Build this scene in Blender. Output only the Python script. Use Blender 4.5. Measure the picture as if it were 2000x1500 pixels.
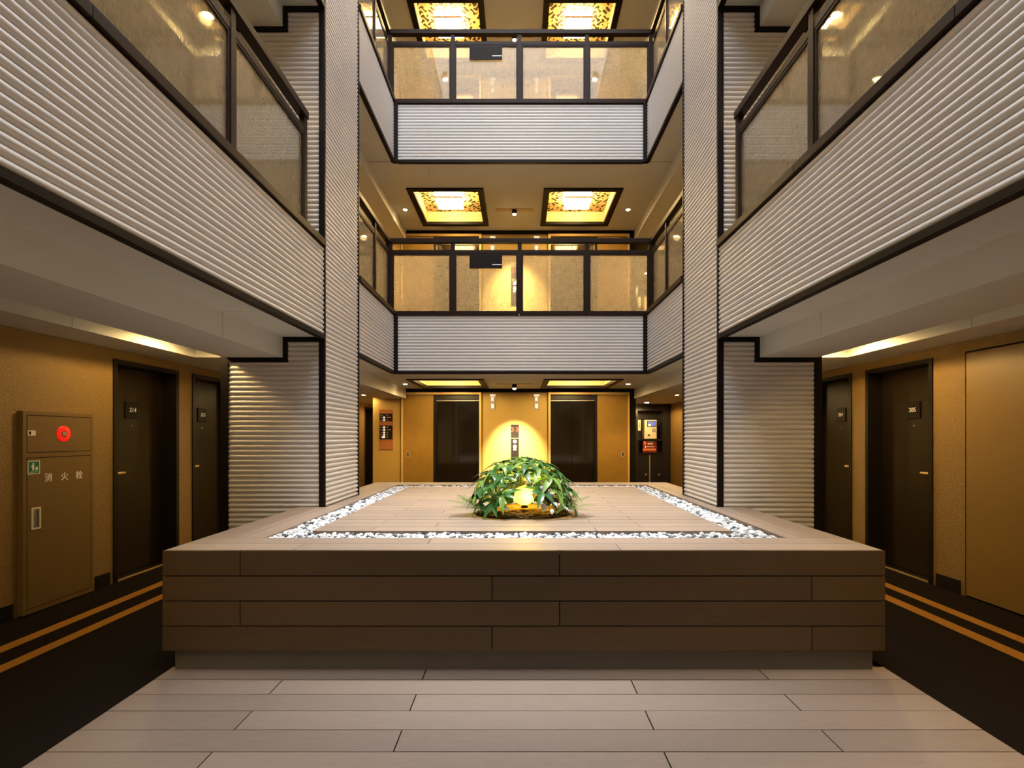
import bpy, bmesh, math, random
from mathutils import Vector, Matrix, Euler, noise as mnoise

random.seed(7)
for o in list(bpy.data.objects):
    bpy.data.objects.remove(o, do_unlink=True)
SC = bpy.context.scene
COL = SC.collection
R = math.radians

# ------------------------------------------------------------------ camera
cam_d = bpy.data.cameras.new('camera')
cam_d.lens = 18.0; cam_d.sensor_width = 36.0; cam_d.sensor_fit = 'HORIZONTAL'
cam_d.shift_x = -14 / 2000; cam_d.shift_y = 102 / 2000
cam_d.clip_start = 0.05
cam = bpy.data.objects.new('camera', cam_d); COL.objects.link(cam)
cam.location = (0, 0, 1.38); cam.rotation_euler = (R(90), 0, 0)
SC.camera = cam

# ------------------------------------------------------------------ sky over the open top of the atrium
W = bpy.data.worlds.new('overcast_sky'); SC.world = W; W.use_nodes = True
bg = W.node_tree.nodes['Background']
bg.inputs[0].default_value = (0.90, 0.94, 1.0, 1); bg.inputs[1].default_value = 6.0
pl = bpy.data.lights.new('sky_portal', 'AREA'); pl.shape = 'RECTANGLE'; pl.size = 3.75; pl.size_y = 11.2
pl.cycles.is_portal = True
po = bpy.data.objects.new('sky_portal', pl); COL.objects.link(po); po.location = (0.02, 2.0, 9.6); po['kind'] = 'helper'

VS = SC.view_settings
VS.view_transform = 'Standard'; VS.look = 'None'; VS.exposure = 0.0; VS.gamma = 1.0; VS.use_curve_mapping = False

WARM = (1.0, 0.66, 0.26)
AMBER = (1.0, 0.58, 0.17)

# ------------------------------------------------------------------ materials
MATS = {}
def nodes_of(m): return m.node_tree.nodes, m.node_tree.links
def mat(name, col, rough=0.5, metal=0.0, spec=0.5, noise=None, bump=None, emit=None, coat=0.0):
    """noise = (scale, amount, stretch xyz); bump = (scale, strength, stretch)"""
    m = bpy.data.materials.new(name); m.use_nodes = True
    N, L = nodes_of(m); b = N['Principled BSDF']
    b.inputs['Base Color'].default_value = (*col, 1); b.inputs['Roughness'].default_value = rough
    b.inputs['Metallic'].default_value = metal; b.inputs['Specular IOR Level'].default_value = spec
    b.inputs['Coat Weight'].default_value = coat
    if emit:
        b.inputs['Emission Color'].default_value = (*emit[0], 1); b.inputs['Emission Strength'].default_value = emit[1]
    geo = None
    def coords(stretch):
        nonlocal geo
        if geo is None: geo = N.new('ShaderNodeNewGeometry')
        mp = N.new('ShaderNodeVectorMath'); mp.operation = 'MULTIPLY'; mp.inputs[1].default_value = stretch
        L.new(geo.outputs['Position'], mp.inputs[0]); return mp.outputs[0]
    if noise:
        t = N.new('ShaderNodeTexNoise'); t.inputs['Scale'].default_value = noise[0]; t.inputs['Detail'].default_value = 5
        L.new(coords(noise[2]), t.inputs['Vector'])
        mx = N.new('ShaderNodeMix'); mx.data_type = 'RGBA'
        a = noise[1]
        mx.inputs[6].default_value = (*[c * (1 - a) for c in col], 1); mx.inputs[7].default_value = (*[min(1, c * (1 + a)) for c in col], 1)
        L.new(t.outputs[0], mx.inputs[0]); L.new(mx.outputs[2], b.inputs['Base Color'])
    if bump:
        t = N.new('ShaderNodeTexNoise'); t.inputs['Scale'].default_value = bump[0]; t.inputs['Detail'].default_value = 3
        L.new(coords(bump[2]), t.inputs['Vector'])
        bp = N.new('ShaderNodeBump'); bp.inputs['Strength'].default_value = bump[1]; bp.inputs['Distance'].default_value = 0.01
        L.new(t.outputs[0], bp.inputs['Height']); L.new(bp.outputs[0], b.inputs['Normal'])
    MATS[name] = m
    return m

U = (1, 1, 1)
mat('siding', (0.66, 0.635, 0.62), 0.42)
mat('black_trim', (0.009, 0.006, 0.005), 0.5, spec=0.12)
mat('bronze', (0.020, 0.010, 0.006), 0.45, 0.0, spec=0.15)
mat('ceiling_paint', (0.63, 0.625, 0.56), 0.8, noise=(3, 0.03, U))
mat('seam_dark', (0.05, 0.045, 0.04), 0.8)
mat('corridor_wallpaper', (0.27, 0.16, 0.036), 0.5, noise=(60, 0.18, U), bump=(75, 1.0, (1, 1, 1.6)))
mat('upper_wall', (0.42, 0.34, 0.22), 0.7)
mat('door_wood', (0.016, 0.0095, 0.004), 0.42, spec=0.2, noise=(9, 0.35, (1, 1, 9)))
mat('door_frame', (0.010, 0.007, 0.004), 0.45, spec=0.2)
mat('plate_black', (0.012, 0.008, 0.006), 0.6, spec=0.15)
mat('white_print', (0.85, 0.83, 0.78), 0.6)
mat('brass', (0.75, 0.52, 0.2), 0.35, 0.6)
mat('steel', (0.65, 0.62, 0.58), 0.3, 1.0)
mat('cabinet_paint', (0.175, 0.105, 0.028), 0.5, noise=(5, 0.06, U))
mat('service_paint', (0.26, 0.155, 0.036), 0.5, noise=(5, 0.05, U), bump=(120, 0.1, U))
mat('red_lamp', (0.75, 0.015, 0.01), 0.25, emit=((1, 0.02, 0.01), 0.45))
mat('red_dark', (0.25, 0.02, 0.01), 0.4)
mat('green_sign', (0.01, 0.16, 0.06), 0.5)
mat('sticker', (0.75, 0.70, 0.58), 0.6)
mat('carpet', (0.010, 0.0065, 0.004), 1.0, spec=0.1, noise=(160, 0.55, U), bump=(220, 0.6, U))
mat('carpet_stripe', (0.36, 0.17, 0.028), 1.0, spec=0.1, noise=(160, 0.35, U), bump=(220, 0.6, U))
mat('upper_carpet', (0.10, 0.08, 0.06), 1.0, spec=0.1)
mat('baseboard', (0.010, 0.008, 0.007), 0.4)
DECKC = (0.30, 0.226, 0.177)
for i, k in enumerate((0.93, 1.0, 1.07)):
    mat('deck_%d' % i, tuple(c * k for c in DECKC), 0.46, spec=0.9, noise=(7, 0.16, (1, 9, 1)), bump=(300, 0.4, (1, 1.8, 1)))
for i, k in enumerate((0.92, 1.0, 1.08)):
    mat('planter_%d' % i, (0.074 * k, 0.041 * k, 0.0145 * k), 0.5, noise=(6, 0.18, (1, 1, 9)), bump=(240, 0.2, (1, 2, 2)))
for i, k in enumerate((0.93, 1.0, 1.07)):
    mat('planter_side_%d' % i, tuple(c * k for c in DECKC), 0.36, noise=(7, 0.16, (9, 1, 1)), bump=(260, 0.3, (2.2, 1, 1)))
mat('plinth', (0.11, 0.098, 0.08), 0.5, noise=(4, 0.1, U))
mat('gap_black', (0.008, 0.007, 0.006), 0.9)
mat('pebble_white', (0.74, 0.75, 0.77), 0.5, noise=(30, 0.08, U))
mat('pebble_grey', (0.42, 0.46, 0.50), 0.5, noise=(30, 0.2, U))
mat('pebble_dark', (0.10, 0.115, 0.14), 0.45, noise=(30, 0.3, U))
mat('lobby_wall', (0.44, 0.30, 0.08), 0.6, noise=(5, 0.06, U), bump=(140, 0.12, U))
mat('portal_gold', (0.72, 0.50, 0.16), 0.35, 0.2)
mat('portal_panel', (0.27, 0.155, 0.024), 0.42, noise=(7, 0.25, U))
mat('lift_door', (0.058, 0.046, 0.037), 0.08, 0.85)
mat('lift_dark', (0.012, 0.010, 0.009), 0.3, 0.3)
mat('coffer_side', (0.62, 0.48, 0.24), 0.7)
mat('lamp_glow', (1, 0.9, 0.7), 0.5, emit=((1.0, 0.70, 0.30), 58.0))
mat('lamp_wood', (0.5, 0.36, 0.18), 0.5)
mat('spot_glow', (1, 0.9, 0.7), 0.5, emit=((1.0, 0.78, 0.42), 40.0))
mat('cool_glow', (1, 1, 1), 0.5, emit=((1.0, 0.96, 0.92), 30.0))
mat('white_ring', (0.7, 0.68, 0.64), 0.5)
mat('sign_brown', (0.36, 0.13, 0.035), 0.5)
mat('led_red', (0.25, 0.02, 0.01), 0.6, spec=0.1, emit=((1.0, 0.09, 0.03), 1.6))
mat('led_white', (0.7, 0.68, 0.6), 0.5, emit=((1.0, 0.92, 0.75), 0.5))
mat('sign_grey', (0.40, 0.34, 0.28), 0.5)
mat('machine_cream', (0.78, 0.70, 0.50), 0.45)
mat('screen_blue', (0.08, 0.10, 0.32), 0.3, emit=((0.25, 0.3, 0.8), 0.5))
mat('orange_strip', (0.8, 0.25, 0.06), 0.5)
mat('cupboard_dark', (0.015, 0.013, 0.016), 0.35)
mat('leaf_green', (0.045, 0.145, 0.035), 0.26, noise=(9, 0.35, U))
mat('leaf_light', (0.19, 0.33, 0.06), 0.32, noise=(9, 0.3, U))
mat('leaf_purple', (0.05, 0.008, 0.035), 0.35)
mat('leaf_white', (0.42, 0.42, 0.43), 0.4, noise=(40, 0.3, U))
mat('fern_green', (0.13, 0.21, 0.04), 0.5)
mat('stem_green', (0.07, 0.10, 0.025), 0.5)
mat('moss', (0.20, 0.125, 0.03), 0.95, noise=(60, 0.7, U), bump=(80, 1.0, U))
mat('amber_lamp', (1.0, 0.72, 0.08), 0.4, emit=((1.0, 0.60, 0.04), 0.35))
_n, _l = nodes_of(MATS['amber_lamp']); _t = _n.new('ShaderNodeBsdfTranslucent'); _t.inputs[0].default_value = (1.0, 0.78, 0.12, 1)
_m = _n.new('ShaderNodeMixShader'); _m.inputs[0].default_value = 0.7
_l.new(_n['Principled BSDF'].outputs[0], _m.inputs[1]); _l.new(_t.outputs[0], _m.inputs[2]); _l.new(_m.outputs[0], _n['Material Output'].inputs[0])
for n in ('leaf_green', 'leaf_light', 'fern_green'):
    MATS[n].node_tree.nodes['Principled BSDF'].inputs['Subsurface Weight'].default_value = 0.0

def mat_weave():
    m = bpy.data.materials.new('woven_glass'); m.use_nodes = True
    N, L = nodes_of(m); N.remove(N['Principled BSDF']); out = N['Material Output']
    geo = N.new('ShaderNodeNewGeometry'); sp = N.new('ShaderNodeSeparateXYZ'); L.new(geo.outputs['Position'], sp.inputs[0])
    ad = N.new('ShaderNodeMath'); ad.operation = 'ADD'; L.new(sp.outputs[0], ad.inputs[0]); L.new(sp.outputs[1], ad.inputs[1])
    facs = []
    for su, sv in ((230, 9), (9, 230)):
        a = N.new('ShaderNodeMath'); a.operation = 'MULTIPLY'; a.inputs[1].default_value = su; L.new(ad.outputs[0], a.inputs[0])
        b = N.new('ShaderNodeMath'); b.operation = 'MULTIPLY'; b.inputs[1].default_value = sv; L.new(sp.outputs[2], b.inputs[0])
        c = N.new('ShaderNodeCombineXYZ'); L.new(a.outputs[0], c.inputs[0]); L.new(b.outputs[0], c.inputs[1])
        t = N.new('ShaderNodeTexNoise'); t.noise_dimensions = '2D'; t.inputs['Scale'].default_value = 1.0; t.inputs['Detail'].default_value = 1
        L.new(c.outputs[0], t.inputs['Vector'])
        r = N.new('ShaderNodeMapRange'); r.inputs[1].default_value = 0.42; r.inputs[2].default_value = 0.62
        L.new(t.outputs[0], r.inputs[0]); facs.append(r.outputs[0])
    mx = N.new('ShaderNodeMath'); mx.operation = 'MAXIMUM'; L.new(facs[0], mx.inputs[0]); L.new(facs[1], mx.inputs[1])
    fr = N.new('ShaderNodeMapRange'); fr.inputs[3].default_value = 0.18; fr.inputs[4].default_value = 0.48; L.new(mx.outputs[0], fr.inputs[0])
    tr = N.new('ShaderNodeBsdfTransparent'); tr.inputs[0].default_value = (0.95, 0.95, 0.93, 1)
    df = N.new('ShaderNodeBsdfDiffuse'); df.inputs[0].default_value = (0.66, 0.62, 0.53, 1)
    tl = N.new('ShaderNodeBsdfTranslucent'); tl.inputs[0].default_value = (0.97, 0.90, 0.72, 1)
    dm = N.new('ShaderNodeMixShader'); dm.inputs[0].default_value = 0.82; L.new(df.outputs[0], dm.inputs[1]); L.new(tl.outputs[0], dm.inputs[2])
    m1 = N.new('ShaderNodeMixShader'); L.new(fr.outputs[0], m1.inputs[0]); L.new(tr.outputs[0], m1.inputs[1]); L.new(dm.outputs[0], m1.inputs[2])
    gl = N.new('ShaderNodeBsdfGlossy'); gl.inputs[1].default_value = 0.02
    fs = N.new('ShaderNodeFresnel'); fs.inputs[0].default_value = 1.45
    fm = N.new('ShaderNodeMath'); fm.operation = 'MULTIPLY'; fm.inputs[1].default_value = 0.8; L.new(fs.outputs[0], fm.inputs[0])
    m2 = N.new('ShaderNodeMixShader'); L.new(fm.outputs[0], m2.inputs[0]); L.new(m1.outputs[0], m2.inputs[1]); L.new(gl.outputs[0], m2.inputs[2])
    L.new(m2.outputs[0], out.inputs[0]); MATS['woven_glass'] = m
mat_weave()

def mat_arabesque():
    m = mat('arabesque_paper', (0.8, 0.62, 0.3), 0.7); N, L = nodes_of(m); b = N['Principled BSDF']
    geo = N.new('ShaderNodeNewGeometry'); sp = N.new('ShaderNodeSeparateXYZ'); L.new(geo.outputs['Position'], sp.inputs[0])
    def mth(op, a, c=None):
        n = N.new('ShaderNodeMath'); n.operation = op
        for i, v in enumerate((a, c)):
            if v is None: continue
            if isinstance(v, (int, float)): n.inputs[i].default_value = v
            else: L.new(v, n.inputs[i])
        return n.outputs[0]
    T = 2 * math.pi
    x, y = sp.outputs[0], sp.outputs[1]
    u = mth('ADD', x, mth('MULTIPLY', mth('SINE', mth('MULTIPLY', y, T / 0.17)), 0.040))
    v = mth('ADD', y, mth('MULTIPLY', mth('SINE', mth('MULTIPLY', x, T / 0.145)), 0.046))
    p = mth('MULTIPLY', mth('SINE', mth('MULTIPLY', u, T / 0.19)), mth('SINE', mth('MULTIPLY', v, T / 0.21)))
    cr = N.new('ShaderNodeValToRGB'); e = cr.color_ramp.elements
    e[0].position = 0.16; e[0].color = (0.56, 0.40, 0.15, 1); e[1].position = 0.24; e[1].color = (0.02, 0.010, 0.004, 1)
    L.new(p, cr.inputs[0]); L.new(cr.outputs[0], b.inputs['Base Color'])
mat_arabesque()

# ------------------------------------------------------------------ builders
WLOC = {}      # world location of every parent used
def wl(o): return WLOC.get(o.name, Vector((0, 0, 0))) if o else Vector((0, 0, 0))

def link(o, parent=None, loc=None):
    COL.objects.link(o)
    if parent is not None: o.parent = parent
    if loc is not None:
        loc = Vector(loc); o.location = loc - wl(parent); WLOC[o.name] = loc
    return o

def tag(o, label=None, cat=None, group=None, kind=None):
    if label: o['label'] = label
    if cat: o['category'] = cat
    if group: o['group'] = group
    if kind: o['kind'] = kind
    return o

def empty(name, loc, label=None, cat=None, group=None, kind=None, parent=None):
    o = bpy.data.objects.new(name, None); o.empty_display_size = 0.1
    link(o, parent, loc); return tag(o, label, cat, group, kind)

def meshobj(name, verts, faces, m, parent=None, smooth=False, origin=None):
    """verts in world space; the object origin goes to their centre."""
    if origin is None:
        mn = [min(v[i] for v in verts) for i in range(3)]; mxv = [max(v[i] for v in verts) for i in range(3)]
        c = Vector([(a + b) / 2 for a, b in zip(mn, mxv)])
    else: c = Vector(origin)
    me = bpy.data.meshes.new(name)
    me.from_pydata([tuple(Vector(v) - c) for v in verts], [], faces); me.update()
    me.materials.append(MATS[m] if isinstance(m, str) else m)
    if smooth:
        for p in me.polygons: p.use_smooth = True
    return link(bpy.data.objects.new(name, me), parent, c)

BF = [(0, 3, 2, 1), (4, 5, 6, 7), (0, 1, 5, 4), (1, 2, 6, 5), (2, 3, 7, 6), (3, 0, 4, 7)]
def bverts(x0, x1, y0, y1, z0, z1):
    x0, x1 = min(x0, x1), max(x0, x1); y0, y1 = min(y0, y1), max(y0, y1); z0, z1 = min(z0, z1), max(z0, z1)
    return [(x0, y0, z0), (x1, y0, z0), (x1, y1, z0), (x0, y1, z0), (x0, y0, z1), (x1, y0, z1), (x1, y1, z1), (x0, y1, z1)]

def box(name, x0, x1, y0, y1, z0, z1, m, parent=None, bevel=0.0):
    o = meshobj(name, bverts(x0, x1, y0, y1, z0, z1), BF, m, parent)
    if bevel:
        bm = bmesh.new(); bm.from_mesh(o.data)
        bmesh.ops.bevel(bm, geom=bm.edges[:], offset=bevel, segments=2, affect='EDGES', profile=0.6)
        bm.to_mesh(o.data); bm.free()
    return o

def boxes(name, lst, m, parent=None):
    V, F = [], []
    for b in lst:
        n = len(V); V += bverts(*b); F += [tuple(i + n for i in f) for f in BF]
    return meshobj(name, V, F, m, parent)

def lathe(name, prof, center, axis, m, parent=None, seg=24, smooth=True):
    """prof = [(radius, height along axis)]"""
    q = Vector((0, 0, 1)).rotation_difference(Vector(axis).normalized()); c = Vector(center)
    V, F = [], []
    for r, h in prof:
        for i in range(seg):
            a = 2 * math.pi * i / seg
            V.append(c + q @ Vector((r * math.cos(a), r * math.sin(a), h)))
    for j in range(len(prof) - 1):
        for i in range(seg):
            a, b = j * seg + i, j * seg + (i + 1) % seg
            F.append((a, b, b + seg, a + seg))
    F.append(tuple(range(seg))[::-1]); F.append(tuple((len(prof) - 1) * seg + i for i in range(seg)))
    o = meshobj(name, V, F, m, parent, smooth)
    if smooth:
        o.data.polygons[-1].use_smooth = False; o.data.polygons[-2].use_smooth = False
    return o

def tube(name, pts, rad, m, parent=None, seg=8):
    V, F = [], []
    pts = [Vector(p) for p in pts]
    rads = rad if isinstance(rad, (list, tuple)) else [rad] * len(pts)
    for k, p in enumerate(pts):
        d = (pts[min(k + 1, len(pts) - 1)] - pts[max(k - 1, 0)]).normalized()
        u = d.orthogonal().normalized() if k == 0 else (u - d * u.dot(d)).normalized()
        v = d.cross(u)
        for i in range(seg):
            a = 2 * math.pi * i / seg; V.append(p + (u * math.cos(a) + v * math.sin(a)) * rads[k])
    for k in range(len(pts) - 1):
        for i in range(seg):
            a, b = k * seg + i, k * seg + (i + 1) % seg; F.append((a, b, b + seg, a + seg))
    F.append(tuple(range(seg))[::-1]); F.append(tuple((len(pts) - 1) * seg + i for i in range(seg)))
    return meshobj(name, V, F, m, parent, True)

def text(name, body, size, loc, rot, m, parent, extrude=0.001, spacing=1.0, bold=0.0):
    cu = bpy.data.curves.new(name, 'FONT'); cu.body = body; cu.size = size; cu.align_x = 'CENTER'; cu.align_y = 'CENTER'
    cu.extrude = extrude; cu.space_character = spacing; cu.offset = bold
    tmp = bpy.data.objects.new(name + '_tmp', cu); COL.objects.link(tmp)
    dg = bpy.context.evaluated_depsgraph_get(); dg.update()
    me = bpy.data.meshes.new_from_object(tmp.evaluated_get(dg)); me.name = name
    bpy.data.objects.remove(tmp, do_unlink=True)
    me.materials.clear(); me.materials.append(MATS[m])
    o = bpy.data.objects.new(name, me); link(o, parent, loc); o.rotation_euler = rot
    return o
FACE_CAM = (R(90), 0, 0); FACE_RIGHT = (R(90), 0, R(90)); FACE_LEFT = (R(90), 0, R(-90))

PITCH, RIBD, RSEG = 0.0465, 0.0165, 8
def corrugated(name, p0, p1, nrm, z0, z1, m='siding', parent=None, phase0=0.0):
    """horizontal half-round ribs on a vertical plane from p0 to p1 (xy), ribs bulging towards nrm; solid 2 cm back"""
    prof = []
    n = max(1, round((z1 - z0) / PITCH)); pt = (z1 - z0) / n
    for k in range(n):
        for s in range(RSEG):
            t = s / RSEG
            prof.append((z0 + (k + t) * pt, RIBD * (math.sin(math.pi * t) ** 0.8)))
    prof.append((z1, 0.0))
    N_ = Vector((nrm[0], nrm[1], 0)); V, F = [], []
    for e in (p0, p1):
        b = Vector((e[0], e[1], 0))
        for z, d in prof: V.append(b + N_ * (d - RIBD) + Vector((0, 0, z)))
        V.append(b - N_ * (RIBD + 0.02) + Vector((0, 0, z1))); V.append(b - N_ * (RIBD + 0.02) + Vector((0, 0, z0)))
    c = len(prof) + 2
    for i in range(c): F.append((i, (i + 1) % c, (i + 1) % c + c, i + c))
    F.append(tuple(range(c))[::-1]); F.append(tuple(range(c, 2 * c)))
    # orientation: make outward normals consistent
    o = meshobj(name, V, F, m, parent)
    bm = bmesh.new(); bm.from_mesh(o.data); bmesh.ops.recalc_face_normals(bm, faces=bm.faces[:]); bm.to_mesh(o.data); bm.free()
    for p in o.data.polygons: p.use_smooth = len(p.vertices) == 4
    # sharp grooves
    at = o.data.attributes.new('sharp_edge', 'BOOLEAN', 'EDGE')
    groove = set()
    for k in range(n + 1): groove.add(k * RSEG)
    groove |= {c - 2, c - 1}
    for e in o.data.edges:
        a, b = e.vertices[0], e.vertices[1]
        if abs(a - b) == c:
            at.data[e.index].value = (min(a, b) in groove)
        elif (a < c) == (b < c): at.data[e.index].value = True
    return o

def spot(name, loc, target, energy, col, angle, blend, radius, parent=None):
    l = bpy.data.lights.new(name, 'SPOT'); l.energy = energy; l.color = col; l.spot_size = R(angle); l.spot_blend = blend; l.shadow_soft_size = radius
    o = bpy.data.objects.new(name, l); link(o, parent, loc)
    d = Vector(target) - Vector(loc); o.rotation_euler = d.to_track_quat('-Z', 'Y').to_euler()
    return o

# ------------------------------------------------------------------ dimensions
CX = 0.02
STOREY = 3.13
Y_BEHIND = -3.6
Y_END = 13.4
PY0, PY1 = 4.85, 5.89           # pillar front and back
YB = 7.58                       # back balcony front
YW = 10.15                      # lift wall
D_F, D_R, D_STEP, D_BEAM, D_BULK, D_W = 1.865, 1.985, 2.256, 2.80, 3.39, 3.83
def X(s, d): return CX + s * d
SIDE = {-1: 'left', 1: 'right'}
WHERE = {0: 'ground floor', 1: 'second floor', 2: 'third floor', 3: 'roof level'}

# ------------------------------------------------------------------ outer walls, with guest-room doors on the ground floor
DOORS = {-1: [(4.80, 5.72), (5.96, 6.88), (12.62, 13.30)], 1: [(4.76, 5.68), (5.92, 6.84)]}
SHAFT = (3.1, 4.42)
DOOR_H = 2.11
for s in (-1, 1):
    w = empty('wall_' + SIDE[s], (X(s, D_W + 0.12), 4.9, 0), 'textured golden wallpaper wall along the %s corridor' % SIDE[s], kind='structure')
    y = Y_BEHIND - 0.2
    opens = sorted(DOORS[s] + ([SHAFT] if s == 1 else []))
    for (a, b) in opens:
        box('wall_panel', X(s, D_W), X(s, D_W + 0.25), y, a, 0, DOOR_H, 'corridor_wallpaper', w); y = b
    box('wall_panel', X(s, D_W), X(s, D_W + 0.25), y, Y_END, 0, DOOR_H, 'corridor_wallpaper', w)
    box('lintel', X(s, D_W), X(s, D_W + 0.25), Y_BEHIND - 0.2, Y_END, DOOR_H, 2.6, 'corridor_wallpaper', w)
    box('upper_wall', X(s, D_W), X(s, D_W + 0.25), Y_BEHIND - 0.2, Y_END, 2.6, 9.6, 'upper_wall', w)
    box('outer_skin', X(s, D_W + 0.25), X(s, D_W + 0.4), Y_BEHIND - 0.2, Y_END + 0.2, -0.2, 9.6, 'upper_wall', w)
    bb = empty('baseboard_' + SIDE[s], (X(s, D_W), 4.9, 0), 'black skirting board along the %s corridor wall' % SIDE[s], kind='structure')
    y = Y_BEHIND
    skip = sorted(opens + ([(3.89, 4.55)] if s == -1 else []))
    for (a, b) in skip:
        box('skirting_board', X(s, D_W - 0.012), X(s, D_W + 0.01), y, a - 0.045, 0, 0.12, 'baseboard', bb); y = b + 0.045
    box('skirting_board', X(s, D_W - 0.012), X(s, D_W + 0.01), y, Y_END, 0, 0.12, 'baseboard', bb)

box('wall_end', -4.3, 4.3, Y_END, Y_END + 0.2, -0.2, 9.6, 'upper_wall', None)
tag(bpy.data.objects['wall_end'], 'plain beige wall closing the far end of the corridors', kind='structure')
box('wall_behind', -4.3, 4.3, Y_BEHIND - 0.2, Y_BEHIND, -0.2, 9.6, 'upper_wall', None)  # unseen closure, added so sky light enters only through the open top
tag(bpy.data.objects['wall_behind'], 'plain beige wall added behind the viewer to block sky light', kind='structure')

def guest_door(idx, s, y0, y1, number, label, plain=False):
    xw = X(s, D_W); xl = X(s, D_W + 0.14)
    d = empty('door_%d' % idx, (xl, (y0 + y1) / 2, 0), label, 'door', kind='structure')
    f = 0.045
    xa, xb = X(s, D_W - 0.012), X(s, D_W + 0.2)
    boxes('door_frame', [(xa, xb, y0, y0 + f, 0, DOOR_H), (xa, xb, y1 - f, y1, 0, DOOR_H), (xa, xb, y0 + f, y1 - f, DOOR_H - f, DOOR_H)], 'door_frame', d)
    leaf = box('door_leaf', xl, X(s, D_W + 0.19), y0 + f + 0.003, y1 - f - 0.003, 0.012, DOOR_H - f - 0.003, 'door_wood', d, 0.003)
    box('threshold', X(s, D_W - 0.006), X(s, D_W + 0.022), y0 + f, y1 - f, 0.0, 0.010, 'brass', d)
    box('sill_plate', X(s, D_W + 0.0225), X(s, D_W + 0.138), y0 + f, y1 - f, 0.0, 0.008, 'door_frame', d)
    if plain: return
    rot = FACE_RIGHT if s < 0 else FACE_LEFT
    yc = (y0 + y1) / 2 - 0.05
    pz = 1.645
    pt = box('number_plate', X(s, D_W + 0.128), X(s, D_W + 0.14), yc - 0.085, yc + 0.085, pz - 0.085, pz + 0.085, 'plate_black', d, 0.002)
    text('room_number', number, 0.062, (X(s, D_W + 0.1265), yc + 0.008, pz), rot, 'white_print', pt, bold=0.0007)
    lathe('peephole', [(0.009, 0), (0.009, 0.006), (0.005, 0.009)], (X(s, D_W + 0.14), yc, 1.485), (-s, 0, 0), 'steel', d, 14)
    yh = y0 + 0.115
    lathe('lock_rose', [(0.027, 0), (0.027, 0.008), (0.022, 0.012)], (X(s, D_W + 0.14), yh, 1.02), (-s, 0, 0), 'door_frame', d, 20)
    h = tube('handle', [(X(s, D_W + 0.13), yh, 1.02), (X(s, D_W + 0.085), yh, 1.02), (X(s, D_W + 0.078), yh + 0.012, 1.02), (X(s, D_W + 0.078), yh + 0.13, 1.02)], 0.014, 'brass', d, 10)
    tag(h, 'brass lever handle')

guest_door(1, -1, 4.80, 5.72, '214', 'dark guest room door 214 beside the fire hydrant cabinet')
guest_door(2, -1, 5.96, 6.88, '213', 'dark guest room door 213 half hidden by the left pillar')
guest_door(3, -1, 12.62, 13.30, '', 'narrow dark door far down the corridor past the floor guide sign', plain=True)
guest_door(4, 1, 4.76, 5.68, '205', 'dark guest room door 205 beside the beige service door')
guest_door(5, 1, 5.92, 6.84, '204', 'dark guest room door 204 half hidden by the right pillar')

sd = empty('door_6', (X(1, D_W), 3.76, 0), 'plain beige service door reaching the carpet in the right corridor', 'door', kind='structure')
box('service_leaf', X(1, D_W - 0.004), X(1, D_W + 0.05), SHAFT[0] + 0.014, SHAFT[1] - 0.014, 0.014, DOOR_H - 0.016, 'service_paint', sd, 0.002)
box('service_back', X(1, D_W + 0.05), X(1, D_W + 0.2), SHAFT[0], SHAFT[1], 0, DOOR_H, 'gap_black', sd)

# ------------------------------------------------------------------ floors
for s in (-1, 1):
    xin = -2.07 if s < 0 else 2.18
    fl = empty('floor_' + SIDE[s], (X(s, 3.0), 4.9, 0), 'dark brown carpet with two orange stripes in the %s corridor' % SIDE[s], kind='structure')
    box('carpet', xin, X(s, D_W + 0.25), Y_BEHIND, Y_END, -0.1, 0.0, 'carpet', fl)
    bands = [(-3.40, -3.30), (-3.12, -3.025)] if s < 0 else [(3.355, 3.455), (3.09, 3.20)]
    for a, b in bands:
        tag(box('carpet_stripe', a, b, Y_BEHIND, Y_END, -0.004, 0.0018, 'carpet_stripe', fl), 'orange stripe woven into the carpet')
lf = box('floor_lobby', -2.07, 2.18, 7.3, YW + 0.2, -0.1, 0.0, 'carpet'); tag(lf, 'dark carpet in front of the lifts behind the planter', kind='structure')

deck = empty('floor_deck', (0.055, 1.0, 0), 'wet grey-brown plank decking in front of the planter', kind='structure')
box('deck_substrate', -2.07, 2.18, Y_BEHIND, 7.3, -0.14, -0.022, 'gap_black', deck)
G = 0.0035
rows = []
yy = 2.905
rows.append((2.905, 3.069)); r = 0
while yy > -1.9:
    rows.append((yy - 0.1665, yy)); yy -= 0.1665
for r, (a, b) in enumerate(rows):
    joints = [-0.55, 1.418] if r % 2 == 0 else [-1.34, 0.633]
    xs = [-2.07] + joints + [2.18]
    for i in range(3):
        box('plank', xs[i] + (G if i else 0), xs[i + 1] - (G if i < 2 else 0), a + G * 0.8, b - G * 0.8, -0.022, random.uniform(-0.0008, 0.0008), 'deck_%d' % random.randrange(3), deck)
box('deck_margin', -2.07, 2.18, Y_BEHIND, rows[-1][0], -0.022, 0, 'deck_1', deck)

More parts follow.
